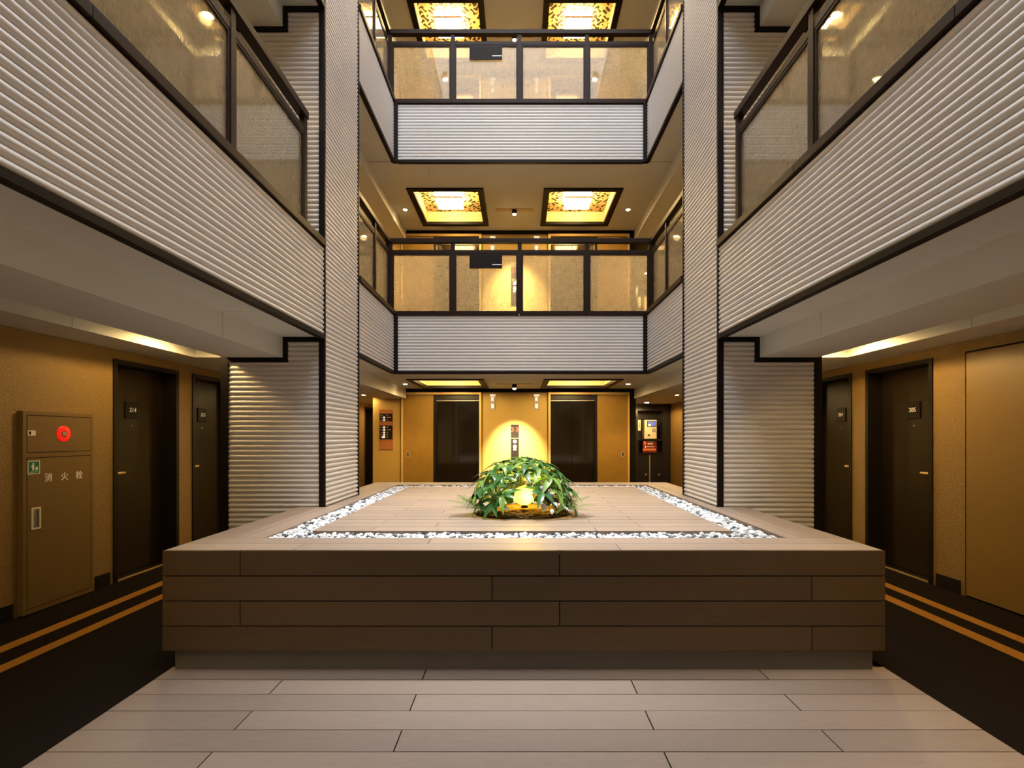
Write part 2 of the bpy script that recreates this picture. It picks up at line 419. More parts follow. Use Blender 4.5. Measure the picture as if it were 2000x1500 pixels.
# ------------------------------------------------------------------ corridor ceilings, upper slabs
for k in range(3):
    B = STOREY * k
    for s in (-1, 1):
        c = empty('ceiling_' + SIDE[s], (X(s, 2.8), 2.0, B + 2.3), 'stepped beige soffit with a lit recess, %s corridor, %s' % (SIDE[s], WHERE[k]), kind='structure')
        T = B + 2.95
        g = 0.003
        for (a, b) in ((Y_BEHIND, 3.86 - g), (3.86 + g, PY0)):
            box('soffit_panel', X(s, D_F + 0.02), X(s, D_STEP), a, b, B + 2.32, T, 'ceiling_paint', c)
            box('beam_panel', X(s, D_STEP), X(s, D_BEAM), a, b, B + 2.125, T, 'ceiling_paint', c)
        for (a, b) in ((Y_BEHIND, 3.86 - g), (3.86 + g, 5.32)):
            box('bulkhead_panel', X(s, D_BULK), X(s, D_W), a, b, B + 2.2, T, 'ceiling_paint', c)
        box('recess_panel', X(s, D_BEAM + 0.001), X(s, D_BULK - 0.001), Y_BEHIND, 5.32, B + 2.38, T, 'ceiling_paint', c)
        box('seam_backing', X(s, D_F + 0.04), X(s, D_W), 3.85, 3.87, B + 2.40, T - 0.02, 'seam_dark', c)
        box('corridor_panel', X(s, D_BEAM + 0.02), X(s, D_W), 5.321, Y_END, B + 2.2, T, 'ceiling_paint', c)
        box('soffit_panel', X(s, D_F + 0.02), X(s, D_STEP), PY1, YB, B + 2.32, T, 'ceiling_paint', c)
        box('beam_panel', X(s, D_STEP), X(s, D_BEAM + 0.02), PY1, YW, B + 2.125, T, 'ceiling_paint', c)
        f = box('floor_slab_' + SIDE[s], X(s, D_F + 0.03), X(s, D_W), Y_BEHIND, Y_END, T, B + STOREY, 'upper_carpet')
        tag(f, 'carpeted floor slab above the %s corridor of the %s' % (SIDE[s], WHERE[k]), kind='structure')
    f = box('floor_slab_lobby', X(-1, D_F + 0.03), X(1, D_F + 0.03), YB + 0.03, Y_END, B + 2.95, B + STOREY, 'upper_carpet')
    tag(f, 'carpeted floor slab above the lift lobby of the %s' % WHERE[k], kind='structure')

# ------------------------------------------------------------------ pillars
STEP_TRIM = 0.045
for s in (-1, 1):
    p = empty('pillar_' + SIDE[s], (X(s, 2.34), 5.37, 0), 'pale ribbed pillar with black corner trims, %s of the planter' % SIDE[s], 'pillar', kind='structure')
    zt = 9.6
    corrugated('front_cladding', (X(s, D_F + 0.03), PY0), (X(s, D_BEAM), PY0), (0, -1), 0.0, zt, parent=p)
    corrugated('inner_cladding', (X(s, D_F), PY0 + 0.02), (X(s, D_F), PY1 - 0.03), (-s, 0), 0.0, zt, parent=p)
    corrugated('outer_cladding', (X(s, D_BEAM), PY0 + 0.03), (X(s, D_BEAM), PY1 - 0.03), (s, 0), 0.0, zt, parent=p)
    corrugated('rear_cladding', (X(s, D_F + 0.03), PY1), (X(s, D_BEAM), PY1), (0, 1), 0.0, zt, parent=p)
    box('pillar_core', X(s, D_F + 0.03), X(s, D_BEAM - 0.03), PY0 + 0.03, PY1 - 0.03, 0, zt, 'siding', p)
    box('corner_trim', X(s, D_F - 0.006), X(s, D_F + 0.05), PY0 - 0.008, PY0 + 0.022, 0, zt, 'black_trim', p, 0.002)
    box('corner_trim', X(s, D_BEAM - 0.025), X(s, D_BEAM + 0.045), PY0 - 0.008, PY0 + 0.05, 0, zt, 'black_trim', p, 0.002)
    box('corner_trim', X(s, D_F - 0.006), X(s, D_F + 0.04), PY1 - 0.03, PY1 + 0.006, 0, zt, 'black_trim', p, 0.002)
    for k in range(3):
        B = STOREY * k
        t = STEP_TRIM; ya, yb = PY0 - 0.01, PY0 + 0.01
        a0, a1, a2 = D_F + 0.05, D_STEP, D_BEAM - 0.02
        boxes('stepped_trim', [(X(s, a0), X(s, a1 - t), ya, yb, B + 2.32 - t, B + 2.32), (X(s, a1 - t), X(s, a1), ya, yb, B + 2.125 - t, B + 2.32), (X(s, a1), X(s, a2), ya, yb, B + 2.125 - t, B + 2.125)], 'black_trim', p)

# ------------------------------------------------------------------ balcony fascias
def fascia(k):
    B = STOREY * k
    zb, zr0, zr1, zc = B - 0.83, B - 0.79, B + 0.04, B + 0.10
    for s in (-1, 1):
        f = empty('wall_fascia_' + SIDE[s], (X(s, D_F), 1, zb), 'ribbed pale balcony front of the %s on the %s, nearest the viewer' % (WHERE[k], SIDE[s]), kind='structure')
        corrugated('corrugated_panel', (X(s, D_F), Y_BEHIND), (X(s, D_F), PY0 - 0.008), (-s, 0), zr0, zr1, parent=f)
        box('bottom_trim', X(s, D_F - 0.008), X(s, D_F + 0.045), Y_BEHIND, PY0 - 0.01, zb, zr0, 'black_trim', f)
        ys = [Y_BEHIND, -0.40, 0.89, 2.19, 3.48, PY0 - 0.01]
        for a, b in zip(ys[:-1], ys[1:]):
            box('coping', X(s, D_F - 0.022), X(s, D_F + 0.19), a + 0.0015, b - 0.0015, zr1, zc, 'bronze', f, 0.003)
        f = empty('wall_fascia_' + SIDE[s], (X(s, D_F), 6.7, zb), 'short ribbed balcony side of the %s behind the %s pillar' % (WHERE[k], SIDE[s]), kind='structure')
        corrugated('corrugated_panel', (X(s, D_F), PY1 + 0.008), (X(s, D_F), YB - 0.03), (-s, 0), zr0, zr1, parent=f)
        box('bottom_trim', X(s, D_F - 0.008), X(s, D_F + 0.045), PY1 + 0.007, YB, zb, zr0, 'black_trim', f)
        box('coping', X(s, D_F - 0.022), X(s, D_F + 0.19), PY1 + 0.007, YB - 0.03, zr1, zc, 'bronze', f, 0.003)
        box('corner_trim', X(s, D_F - 0.05), X(s, D_F + 0.03), YB - 0.035, YB + 0.03, zb, zr1, 'black_trim', f)
    f = empty('wall_fascia_back', (CX, YB, zb), 'ribbed pale balcony front of the %s facing the viewer' % WHERE[k], kind='structure')
    corrugated('corrugated_panel', (X(-1, D_F - 0.05), YB), (X(1, D_F - 0.05), YB), (0, -1), zr0, zr1, parent=f)
    box('bottom_trim', X(-1, D_F - 0.05), X(1, D_F - 0.05), YB - 0.008, YB + 0.045, zb, zr0, 'black_trim', f)
    xs = [X(-1, D_F + 0.19), -0.995, 0.0, 1.01, X(1, D_F + 0.19)]
    for a, b in zip(xs[:-1], xs[1:]):
        box('coping', a + 0.0015, b - 0.0015, YB - 0.028, YB + 0.19, zr1, zc, 'bronze', f, 0.003)
for k in (1, 2, 3): fascia(k)

# ------------------------------------------------------------------ railings
def railing(k, axis, fix, stops, label, group, s=1):
    """axis 'x': runs along x at y=fix; axis 'y': runs along y at x=fix. stops = post centres, glass between them"""
    B = STOREY * k
    z0, zm0, zm1, zh0, zh1 = B + 0.10, B + 0.99, B + 1.045, B + 1.15, B + 1.215
    def bx(name, a0, a1, t0, t1, za, zb_, m, parent, bev=0.0):
        if axis == 'x': return box(name, a0, a1, fix + t0, fix + t1, za, zb_, m, parent, bev)
        return box(name, fix + t0, fix + t1, a0, a1, za, zb_, m, parent, bev)
    mid = (stops[0] + stops[-1]) / 2
    r_ = empty('balcony_railing', (mid, fix, z0) if axis == 'x' else (fix, mid, z0), label, 'railing', group)
    e = 0.03
    bx('handrail', stops[0] - e, stops[-1] + e, -0.04, 0.04, zh0, zh1, 'bronze', r_, 0.004)
    bx('mid_rail', stops[0] - e, stops[-1] + e, -0.02, 0.02, zm0, zm1, 'bronze', r_, 0.003)
    for q in stops:
        bx('post', q - e, q + e, -0.025, 0.025, z0, zh0, 'bronze', r_, 0.003)
    for a, b in zip(stops[:-1], stops[1:]):
        fr = 0.022
        lo, hi = a + e, b - e
        if axis == 'x': lst = [(lo, lo + fr, fix - 0.016, fix + 0.016, z0, zm0), (hi - fr, hi, fix - 0.016, fix + 0.016, z0, zm0), (lo + fr, hi - fr, fix - 0.016, fix + 0.016, z0, z0 + 0.02), (lo + fr, hi - fr, fix - 0.016, fix + 0.016, zm0 - 0.02, zm0)]
        else: lst = [(fix - 0.016, fix + 0.016, lo, lo + fr, z0, zm0), (fix - 0.016, fix + 0.016, hi - fr, hi, z0, zm0), (fix - 0.016, fix + 0.016, lo + fr, hi - fr, z0, z0 + 0.02), (fix - 0.016, fix + 0.016, lo + fr, hi - fr, zm0 - 0.02, zm0)]
        fo = boxes('glazing_frame', lst, 'bronze', r_)
        bx('glass_pane', lo + fr - 0.004, hi - fr + 0.004, -0.004, 0.004, z0 + 0.018, zm0 - 0.018, 'woven_glass', fo)
    return r_

for k in (1, 2):
    for s in (-1, 1):
        railing(k, 'y', X(s, D_R), [-2.98, -1.69, -0.40, 0.89, 2.19, 3.48, 4.66], 'dark railing with woven glass panes on the %s, %s, before the pillar' % (WHERE[k], SIDE[s]), 'balcony railings')
        railing(k, 'y', X(s, D_R), [5.95, 6.93, YB + 0.085], 'short dark glass railing on the %s, %s, behind the pillar' % (WHERE[k], SIDE[s]), 'balcony railings')
    rl = railing(k, 'x', YB + 0.12, [X(-1, D_R) + 0.03, -0.997, 0.008, 1.018, X(1, D_R) - 0.03], 'dark railing with four woven glass panes facing the viewer, %s' % WHERE[k], 'balcony railings')
    B = STOREY * k
    sg = empty('glass_sign', (-0.5, YB + 0.095, B + 0.94), 'black sign plate on the glass of the %s balcony' % WHERE[k], 'sign', 'balcony sign plates')
    box('sign_plate', -0.745, -0.255, YB + 0.094, YB + 0.102, B + 0.765, B + 0.965, 'plate_black', sg, 0.002)
    box('sign_lettering', -0.405, -0.262, YB + 0.0925, YB + 0.095, B + 0.815, B + 0.828, 'white_print', sg)

# ------------------------------------------------------------------ downlights
def downlight(loc, energy, label, group, target=None, angle=130, blend=0.6, col=WARM, rad=0.05, glow='spot_glow', r0=0.055):
    d = empty('downlight', loc, label, 'lamp', group)
    x, y, z = loc
    V = []
    lathe('trim_ring', [(r0 + 0.015, 0.0), (r0 + 0.015, -0.006), (r0, -0.006)], (x, y, z), (0, 0, 1), 'white_ring', d, 24)
    lathe('lamp_lens', [(r0 - 0.003, -0.0062), (r0 - 0.008, -0.011), (0.015, -0.014)], (x, y, z), (0, 0, 1), glow, d, 24)
    spot('downlight_light', (x, y, z - 0.03), target or (x, y, z - 2), energy, col, angle, blend, rad, d)
    return d

for k in range(3):
    B = STOREY * k
    for s in (-1, 1):
        ys = (-0.9, 0.9 if (s < 0 and k == 0) else 2.2, 5.02 if k else (4.70 if s < 0 else 4.93), 7.6, 10.1, 12.4)
        for i, y in enumerate(ys):
            z = B + (2.38 if y < 5.3 else 2.2)
            downlight((X(s, 3.07), y, z), (56 if s < 0 else 84) if k == 0 else 100, 'recessed downlight in the %s corridor ceiling, %s, %s' % (SIDE[s], WHERE[k], ('above the viewer', 'before the ceiling seam', 'beside the guest room doors', 'just behind the pillar', 'beside the lift wall', 'at the far end')[i]), 'corridor downlights', angle=172, blend=0.3, rad=0.06)

# ------------------------------------------------------------------ lift lobbies
LC = -0.085   # centre of the lift wall
def lobby(k):
    B = STOREY * k
    zc, T = B + 2.32, B + 2.95
    c = empty('ceiling_lobby', (LC, 8.9, zc), 'beige lobby ceiling with two framed coffers, %s' % WHERE[k], kind='structure')
    xl, xr = X(-1, D_STEP), X(1, D_STEP)
    H = [(-1.855, -0.585), (0.405, 1.71)]; ya, yb = 8.39, 9.88
    for (a, b) in ((xl, H[0][0]), (H[0][1], H[1][0]), (H[1][1], xr)):
        box('ceiling_panel', a, b, ya, yb, zc, T, 'ceiling_paint', c)
    box('ceiling_panel', xl, xr, YB + 0.03, ya, zc, T, 'ceiling_paint', c)
    box('ceiling_panel', xl, xr, yb, YW, zc, T, 'ceiling_paint', c)
    for j, (a, b) in enumerate(H):
        w = 0.10
        boxes('coffer_frame', [(a, b, ya, ya + w, zc - 0.02, zc + 0.03), (a, b, yb - w, yb, zc - 0.02, zc + 0.03), (a, a + w, ya + w, yb - w, zc - 0.02, zc + 0.03), (b - w, b, ya + w, yb - w, zc - 0.02, zc + 0.03)], 'black_trim', c)
        boxes('coffer_lining', [(a + w - 0.02, a + w, ya + w, yb - w, zc + 0.03, zc + 0.24), (b - w, b - w + 0.02, ya + w, yb - w, zc + 0.03, zc + 0.24), (a + w - 0.02, b - w + 0.02, ya + w - 0.02, ya + w, zc + 0.03, zc + 0.24), (a + w - 0.02, b - w + 0.02, yb - w, yb - w + 0.02, zc + 0.03, zc + 0.24)], 'coffer_side', c)
        box('patterned_panel', a + w - 0.02, b - w + 0.02, ya + w - 0.02, yb - w + 0.02, zc + 0.22, zc + 0.26, 'arabesque_paper', c)
        box('coffer_top', a, b, ya, yb, zc + 0.27, T, 'ceiling_paint', c)
        lx, ly = (a + b) / 2 - 0.02, (ya + yb) / 2
        lm = empty('ceiling_lamp', (lx, ly, zc + 0.22), 'glowing square lamp in the %s patterned coffer, %s' % (('left', 'right')[j], WHERE[k]), 'lamp', 'coffer lamps')
        q = 0.23
        box('lamp_shade', lx - q, lx + q, ly - q, ly + q, zc + 0.085, zc + 0.20, 'lamp_glow', lm, 0.01)
        box('lamp_base', lx - 0.1, lx + 0.1, ly - 0.1, ly + 0.1, zc + 0.20, zc + 0.22, 'lamp_wood', lm)
        e = 0.012
        boxes('lamp_frame', [(lx - q - e, lx + q + e, ly - q - e, ly - q, zc + 0.075, zc + 0.10), (lx - q - e, lx + q + e, ly + q, ly + q + e, zc + 0.075, zc + 0.10), (lx - q - e, lx - q, ly - q, ly + q, zc + 0.075, zc + 0.10), (lx + q, lx + q + e, ly - q, ly + q, zc + 0.075, zc + 0.10)], 'lamp_wood', lm)
    for x, nm in ((-2.045, 'left'), (1.955, 'right')):
        downlight((x, 9.19, zc), 70, 'small downlight beside the %s lift, %s' % (nm, WHERE[k]), 'lobby downlights', angle=110, blend=0.5, col=AMBER, rad=0.02, r0=0.04)
    sx, sy = LC, 9.2
    d = empty('ceiling_spotlight', (sx, sy, zc), 'small ceiling spotlight aimed at the lift call panel, %s' % WHERE[k], 'lamp', 'lobby spotlights')
    box('slot_plate', sx - 0.34, sx + 0.34, sy - 0.05, sy + 0.05, zc - 0.008, zc, 'lamp_wood', d)
    lathe('lamp_can', [(0.042, 0.0), (0.042, -0.06), (0.036, -0.07)], (sx, sy, zc - 0.008), (0, 0, 1), 'bronze', d, 20)
    lathe('lamp_lens', [(0.034, -0.0702), (0.028, -0.085), (0.008, -0.094)], (sx, sy, zc - 0.008), (0, 0, 1), 'spot_glow', d, 20)
    spot('spotlight_beam', (sx, sy, zc - 0.12), (sx, YW - 0.05, B + 0.95), 1350, (1.0, 0.80, 0.46), 56, 1.0, 0.02, d)

    # --- lift wall
    w = empty('wall_lift', (LC, YW, B), 'golden lift wall with two lifts, %s' % WHERE[k], kind='structure')
    zt = B + 2.32
    OPEN = [(-2.33, -0.745), (0.575, 2.18)]
    box('wall_panel', -2.90, OPEN[0][0], YW, YW + 0.25, B, zt, 'lobby_wall', w)
    box('wall_panel', OPEN[0][1], OPEN[1][0], YW, YW + 0.25, B, zt, 'lobby_wall', w)
    box('wall_panel', OPEN[1][1], 2.31, YW, YW + 0.25, B, zt, 'lobby_wall', w)
    box('core_wall', -2.90, -2.80, YW + 0.25, Y_END, B, zt, 'lobby_wall', w)
    box('core_wall', 2.21, 2.31, YW + 0.25, Y_END, B, zt, 'corridor_wallpaper', w)
    box('core_back', -2.8, 2.21, YW + 0.3, YW + 0.4, B, zt, 'gap_black', w)
    for (a, b) in OPEN: box('wall_header', a, b, YW, YW + 0.25, B + 2.26, zt, 'lobby_wall', w)
    box('cornice', -2.33, 2.31, YW - 0.03, YW + 0.01, B + 2.25, zt, 'black_trim', w)
    box('edge_trim', 2.20, 2.31, YW - 0.012, YW + 0.01, B, B + 2.25, 'black_trim', w)
    for j, (a, b) in enumerate(OPEN):
        m = 1 if j == 0 else -1
        o0, o1 = (a, b) if j == 0 else (b, a)          # outer side first
        p = empty('lift_portal', ((a + b) / 2, YW, B), '%s lift portal with dark doors and gold side panel, %s' % (('left', 'right')[j], WHERE[k]), 'lift', 'lift portals')
        e = 0.03
        xs = [o0, o0 + m * e, o0 + m * 0.63, o0 + m * 0.68, o1 - m * 0.045, o1]
        top = B + 2.25
        boxes('portal_frame', [(xs[0], xs[1], YW - 0.045, YW + 0.2, B, top), (xs[4], xs[5], YW - 0.045, YW + 0.2, B, top), (xs[1], xs[4], YW - 0.045, YW + 0.2, B + 2.205, top)], 'portal_gold', p)
        box('shadow_gap', xs[0] - m * 0.02, xs[0], YW - 0.004, YW + 0.01, B, B + 2.25, 'gap_black', p)
        box('shadow_gap', xs[5], xs[5] + m * 0.012, YW - 0.004, YW + 0.01, B, B + 2.25, 'gap_black', p)
        box('header_rail', xs[3], xs[4], YW + 0.085, YW + 0.105, B + 2.085, B + 2.108, 'steel', p)
        pn = box('side_panel', xs[1], xs[2], YW - 0.012, YW + 0.2, B, B + 2.205, 'portal_panel', p, 0.003)
        lk = box('key_plate', o0 + m * 0.10, o0 + m * 0.155, YW - 0.018, YW - 0.011, B + 0.97, B + 1.08, 'sign_grey', pn)
        box('key_slot', o0 + m * 0.115, o0 + m * 0.14, YW - 0.020, YW - 0.0175, B + 0.985, B + 1.065, 'plate_black', pn)
        boxes('door_jamb', [(xs[2], xs[3], YW - 0.005, YW + 0.2, B, B + 2.195), (xs[3], xs[4], YW + 0.03, YW + 0.2, B + 2.11, B + 2.195)], 'lift_dark', p)
        mid = (xs[3] + xs[4]) / 2
        for (u, v) in ((xs[3], mid - m * 0.002), (mid + m * 0.002, xs[4])):
            box('lift_door', u, v, YW + 0.11, YW + 0.15, B + 0.01, B + 2.108, 'lift_door', p, 0.002)
        box('door_sill', xs[3], xs[4], YW, YW + 0.2, B, B + 0.009, 'steel', p)
        # number sign between the lifts
        nx = -0.525 if j == 0 else 0.345
        ns = empty('lift_sign', (nx, YW - 0.012, B + 2.06), 'small grey %s lift number sign on the golden wall, %s' % (('left', 'right')[j], WHERE[k]), 'sign', 'lift number signs')
        box('sign_plate', nx - 0.055, nx + 0.055, YW - 0.012, YW, B + 1.90, B + 2.215, 'sign_grey', ns, 0.002)
        for mk in [(nx - 0.055, nx + 0.055, YW - 0.015, YW - 0.0115, B + 2.17, B + 2.212), (nx - 0.028, nx + 0.02, YW - 0.015, YW - 0.0115, B + 2.08, B + 2.16), (nx - 0.028, nx + 0.026, YW - 0.015, YW - 0.0115, B + 1.935, B + 2.02)]:
            box('sign_mark', *mk, 'led_white', ns)
    # --- call panel
    cp = empty('call_panel', (LC, YW - 0.02, B + 0.9), 'dark lift call panel with red digits on the golden wall, %s' % WHERE[k], 'panel', 'lift call panels')
    h = 0.078
    box('panel_body', LC - h, LC + h, YW - 0.022, YW, B + 0.85, B + 1.61, 'plate_black', cp, 0.003)
    box('divider', LC - h, LC + h, YW - 0.024, YW - 0.0215, B + 1.335, B + 1.346, 'brass', cp)
    text('floor_digits', '3 3', 0.12, (LC, YW - 0.0235, B + 1.51), FACE_CAM, 'led_red', cp, bold=0.003)
    for z, up in ((1.275, 1), (1.175, -1)):
        bt = lathe('call_button', [(0.036, 0), (0.036, 0.006), (0.03, 0.009)], (LC, YW - 0.022, B + z), (0, -1, 0), 'led_white', cp, 20)
    box('card_slot', LC - 0.03, LC + 0.03, YW - 0.024, YW - 0.0215, B + 1.105, B + 1.135, 'led_white', cp)
for k in range(3): lobby(k)

# ------------------------------------------------------------------ planter
PX0, PX1, PF, PB, PZ = -2.080, 2.134, 2.985, 7.43, 0.711
ox0, ox1, oy0, oy1 = -1.678, 1.758, 3.365, 7.05       # pebble channel outside
ix0, ix1, iy0, iy1 = -1.46, 1.504, 3.616, 6.78        # inner deck
pla = empty('deck_planter', (0.027, 5.2, 0), 'long brown boarded planter bench with pebble channel in the middle of the atrium', 'planter')
box('plinth', -2.036, 2.09, 3.03, 7.38, 0.0, 0.128, 'plinth', pla)
boxes('planter_core', [(PX0 + 0.03, PX1 - 0.03, PF + 0.03, 4.84, 0.128, 0.64), (-1.84, 1.88, 4.84, 5.91, 0.128, 0.64), (PX0 + 0.03, PX1 - 0.03, 5.91, PB - 0.03, 0.128, 0.64)], 'gap_black', pla)
bh = (PZ - 0.126) / 4
for r in range(4):
    z1 = PZ - r * bh; z0 = z1 - bh
    js = [-1.627, 0.236] if r % 2 == 0 else [-0.158, 1.707]
    xs = [PX0] + js + [PX1]
    for i in range(3):
        box('front_board', xs[i] + (0.003 if i else 0), xs[i + 1] - (0.003 if i < 2 else 0), PF, PF + 0.03, z0 + 0.0034, z1 - (0.0034 if r else 0.0), 'planter_%d' % random.randrange(3), pla)
    for xx, dx in ((PX0, 0.03), (PX1, -0.03)):
        for a, b in ((PF + 0.031, 4.84), (5.91, PB)):
            box('side_board', xx, xx + dx, a, b, z0 + 0.0022, z1 - (0.026 if r == 0 else 0.0022), 'planter_%d' % random.randrange(3), pla)
    box('rear_board', PX0 + 0.031, PX1 - 0.031, PB - 0.03, PB, z0 + 0.0022, z1 - (0.026 if r == 0 else 0.0022), 'planter_%d' % random.randrange(3), pla)
def top_board(x0, x1, y0, y1, m='deck'):
    box('top_board', x0, x1, y0, y1, PZ - 0.025, PZ, '%s_%d' % (m, random.randrange(3)), pla)
g = 0.002
ym = (PF + 0.03 + oy0) / 2
for (a, b, js) in ((PF + 0.031, ym - g, [-1.33, 0.60]), (ym + g, oy0, [-0.57, 1.40])):
    xs = [PX0] + js + [PX1]
    for i in range(3): top_board(xs[i] + (g if i else 0), xs[i + 1] - (g if i < 2 else 0), a, b)
for (a, b) in ((oy1, 7.235), (7.24, PB)):
    xs = [PX0, -0.9, 1.05, PX1]
    for i in range(3): top_board(xs[i] + g, xs[i + 1] - g, a, b)
for s in (-1, 1):
    xo, xi = (PX0, ox0) if s < 0 else (PX1, ox1)
    xm = X(s, D_F - 0.018)
    for a, b in ((oy0 + 2 * g, 4.835), (5.905, oy1 - 2 * g)):
        top_board(xo, xm + s * 0.002, a, b, 'planter_side')
    for a, b in ((oy0 + 2 * g, 5.0), (5.005, oy1 - 2 * g)):
        top_board(xm - s * 0.002, xi, a, b, 'planter_side')
nrow = 19; rh = (iy1 - iy0) / nrow
for r in range(nrow):
    a, b = iy0 + r * rh + 0.0032, iy0 + (r + 1) * rh - 0.0032
    js = [-0.57 - 0.05 * (r % 3), 0.9] if r % 2 else [-1.05, 0.55]
    xs = [ix0] + js + [ix1]
    for i in range(3): top_board(xs[i] + (g if i else 0), xs[i + 1] - (g if i < 2 else 0), a, b)
boxes('inner_kerb', [(ix0, ix1, iy0, iy0 + 0.02, 0.64, PZ - 0.026), (ix0, ix1, iy1 - 0.02, iy1, 0.64, PZ - 0.026), (ix0, ix0 + 0.02, iy0 + 0.02, iy1 - 0.02, 0.64, PZ - 0.026), (ix1 - 0.02, ix1, iy0 + 0.02, iy1 - 0.02, 0.64, PZ - 0.026)], 'gap_black', pla)

# ------------------------------------------------------------------ pebbles
def pebble_mesh(seed, m):
    rnd = random.Random(seed); bm = bmesh.new(); bmesh.ops.create_icosphere(bm, subdivisions=2, radius=1.0)
    off = Vector((rnd.random() * 50, rnd.random() * 50, 0)); sc = Vector((1.0, rnd.uniform(0.68, 0.9), rnd.uniform(0.5, 0.7)))
    for v in bm.verts:
        n_ = mnoise.noise(v.co * 1.1 + off) * 0.22
        v.co = Vector((v.co.x * sc.x, v.co.y * sc.y, v.co.z * sc.z)) * (1 + n_)
    me = bpy.data.meshes.new('pebble'); bm.to_mesh(me); bm.free()
    for p in me.polygons: p.use_smooth = True
    me.materials.append(MATS[m]); return me
PM = [pebble_mesh(i, m) for i, m in enumerate(['pebble_white'] * 5 + ['pebble_grey'] * 3 + ['pebble_dark'] * 2)]
PWT = [5] * 5 + [3.2] * 3 + [2.2] * 2
spots_ = []
rnd = random.Random(3)
st = 0.0335
yv = oy0 + 0.016
while yv < oy1 - 0.012:
    xv = ox0 + 0.014
    while xv < ox1 - 0.012:
        x_, y_ = xv + rnd.uniform(-0.011, 0.011), yv + rnd.uniform(-0.011, 0.011)
        x_ = min(max(x_, ox0 + 0.018), ox1 - 0.018); y_ = min(max(y_, oy0 + 0.018), oy1 - 0.018)
        if not (ix0 - 0.016 < x_ < ix1 + 0.016 and iy0 - 0.016 < y_ < iy1 + 0.016):
            spots_.append((x_, y_))
        xv += st
    yv += st
spots_.sort(key=lambda p: p[1] + abs(p[0]) * 0.01)
# two loose layers so that no floor shows between the stones
bmP = [[], [], []]  # verts, faces, mats for the far mass
nind = 0
order = list(range(len(spots_)))
near = set(rnd.sample(order[:620], 300))
for i, (x_, y_) in enumerate(spots_):
    me = rnd.choices(PM, PWT)[0]; sz = rnd.uniform(0.017, 0.0255)
    z_ = 0.679 + rnd.uniform(0.0, 0.018)
    rot = Euler((rnd.uniform(-0.5, 0.5), rnd.uniform(-0.5, 0.5), rnd.uniform(0, 6.28)))
    if i in near:
        o = bpy.data.objects.new('pebble', me); COL.objects.link(o)
        o.location = (x_, y_, z_); o.rotation_euler = rot; o.scale = (sz,) * 3
        tag(o, 'smooth %s pebble in the front channel of the planter' % {'pebble_white': 'white', 'pebble_grey': 'grey', 'pebble_dark': 'near-black'}[me.materials[0].name], 'pebble', '%s pebbles in the planter channel' % me.materials[0].name[7:]); nind += 1
    else:
        M = Matrix.Translation((x_, y_, z_)) @ rot.to_matrix().to_4x4() @ Matrix.Scale(sz, 4)
        n = len(bmP[0]); bmP[0] += [M @ v.co for v in me.vertices]
        mi = ('pebble_white', 'pebble_grey', 'pebble_dark').index(me.materials[0].name)
        for p in me.polygons: bmP[1].append(tuple(q + n for q in p.vertices)); bmP[2].append(mi)
me = bpy.data.meshes.new('pebbles'); me.from_pydata(bmP[0], [], bmP[1])
for m in ('pebble_white', 'pebble_grey', 'pebble_dark'): me.materials.append(MATS[m])
me.polygons.foreach_set('material_index', bmP[2]); me.polygons.foreach_set('use_smooth', [True] * len(bmP[1])); me.update()
po_ = bpy.data.objects.new('pebbles', me); COL.objects.link(po_)
tag(po_, 'white and grey pebbles filling the channel round the planter deck', 'pebbles', kind='stuff')

# ------------------------------------------------------------------ fire hydrant cabinet
xf = X(-1, D_W - 0.04); xw = X(-1, D_W)
hy = empty('fire_hydrant_cabinet', (xw, 4.215, 0), 'brown fire hydrant cabinet with red alarm disc on the left corridor wall', 'cabinet')
y0, y1 = 3.89, 4.535
box('cabinet_body', xw, xf - 0.006, y0, y1, 0.01, 1.575, 'cabinet_paint', hy, 0.003)
box('door_rebate', xf - 0.006, xf - 0.0055, y0 + 0.02, y1 - 0.02, 0.03, 1.56, 'gap_black', hy)
fr = 0.028
boxes('cabinet_frame', [(xf - 0.006, xf, y0, y0 + fr, 0.01, 1.575), (xf - 0.006, xf, y1 - fr, y1, 0.01, 1.575), (xf - 0.006, xf, y0 + fr, y1 - fr, 1.545, 1.575), (xf - 0.006, xf, y0 + fr, y1 - fr, 1.215, 1.25), (xf - 0.006, xf, y0 + fr, y1 - fr, 0.01, 0.045)], 'cabinet_paint', hy)
up = box('upper_door', xf - 0.005, xf + 0.001, y0 + fr + 0.005, y1 - fr - 0.005, 1.256, 1.539, 'cabinet_paint', hy)
lo = box('lower_door', xf - 0.005, xf + 0.001, y0 + fr + 0.005, y1 - fr - 0.005, 0.051, 1.209, 'cabinet_paint', hy)
yc, zc_ = 4.235, 1.40
al = lathe('alarm_disc', [(0.066, 0), (0.066, 0.003), (0.058, 0.006), (0.03, 0.007)], (xf + 0.001, yc, zc_), (1, 0, 0), 'red_lamp', hy, 32)
tag(al, 'red round alarm disc with push button')
lathe('push_button', [(0.026, 0.0), (0.026, 0.002), (0.02, 0.003)], (xf + 0.0075, yc, zc_), (1, 0, 0), 'red_dark', al, 24)
boxes('button_mark', [(xf + 0.0100, xf + 0.0112, yc - 0.016, yc + 0.016, zc_ + 0.004, zc_ + 0.011), (xf + 0.0100, xf + 0.0112, yc - 0.016, yc + 0.016, zc_ - 0.012, zc_ - 0.005)], 'sticker', al)
sk = box('sticker', xf + 0.001, xf + 0.0022, y0 + 0.038, y0 + 0.1, 1.385, 1.425, 'sticker', hy)
box('sticker_mark', xf + 0.0022, xf + 0.003, y0 + 0.045, y0 + 0.062, 1.392, 1.418, 'plate_black', sk)
gs = box('green_sign', xf + 0.001, xf + 0.003, y0 + 0.035, y0 + 0.135, 1.085, 1.19, 'white_print', hy)
tag(gs, 'green pictogram sign with white border')
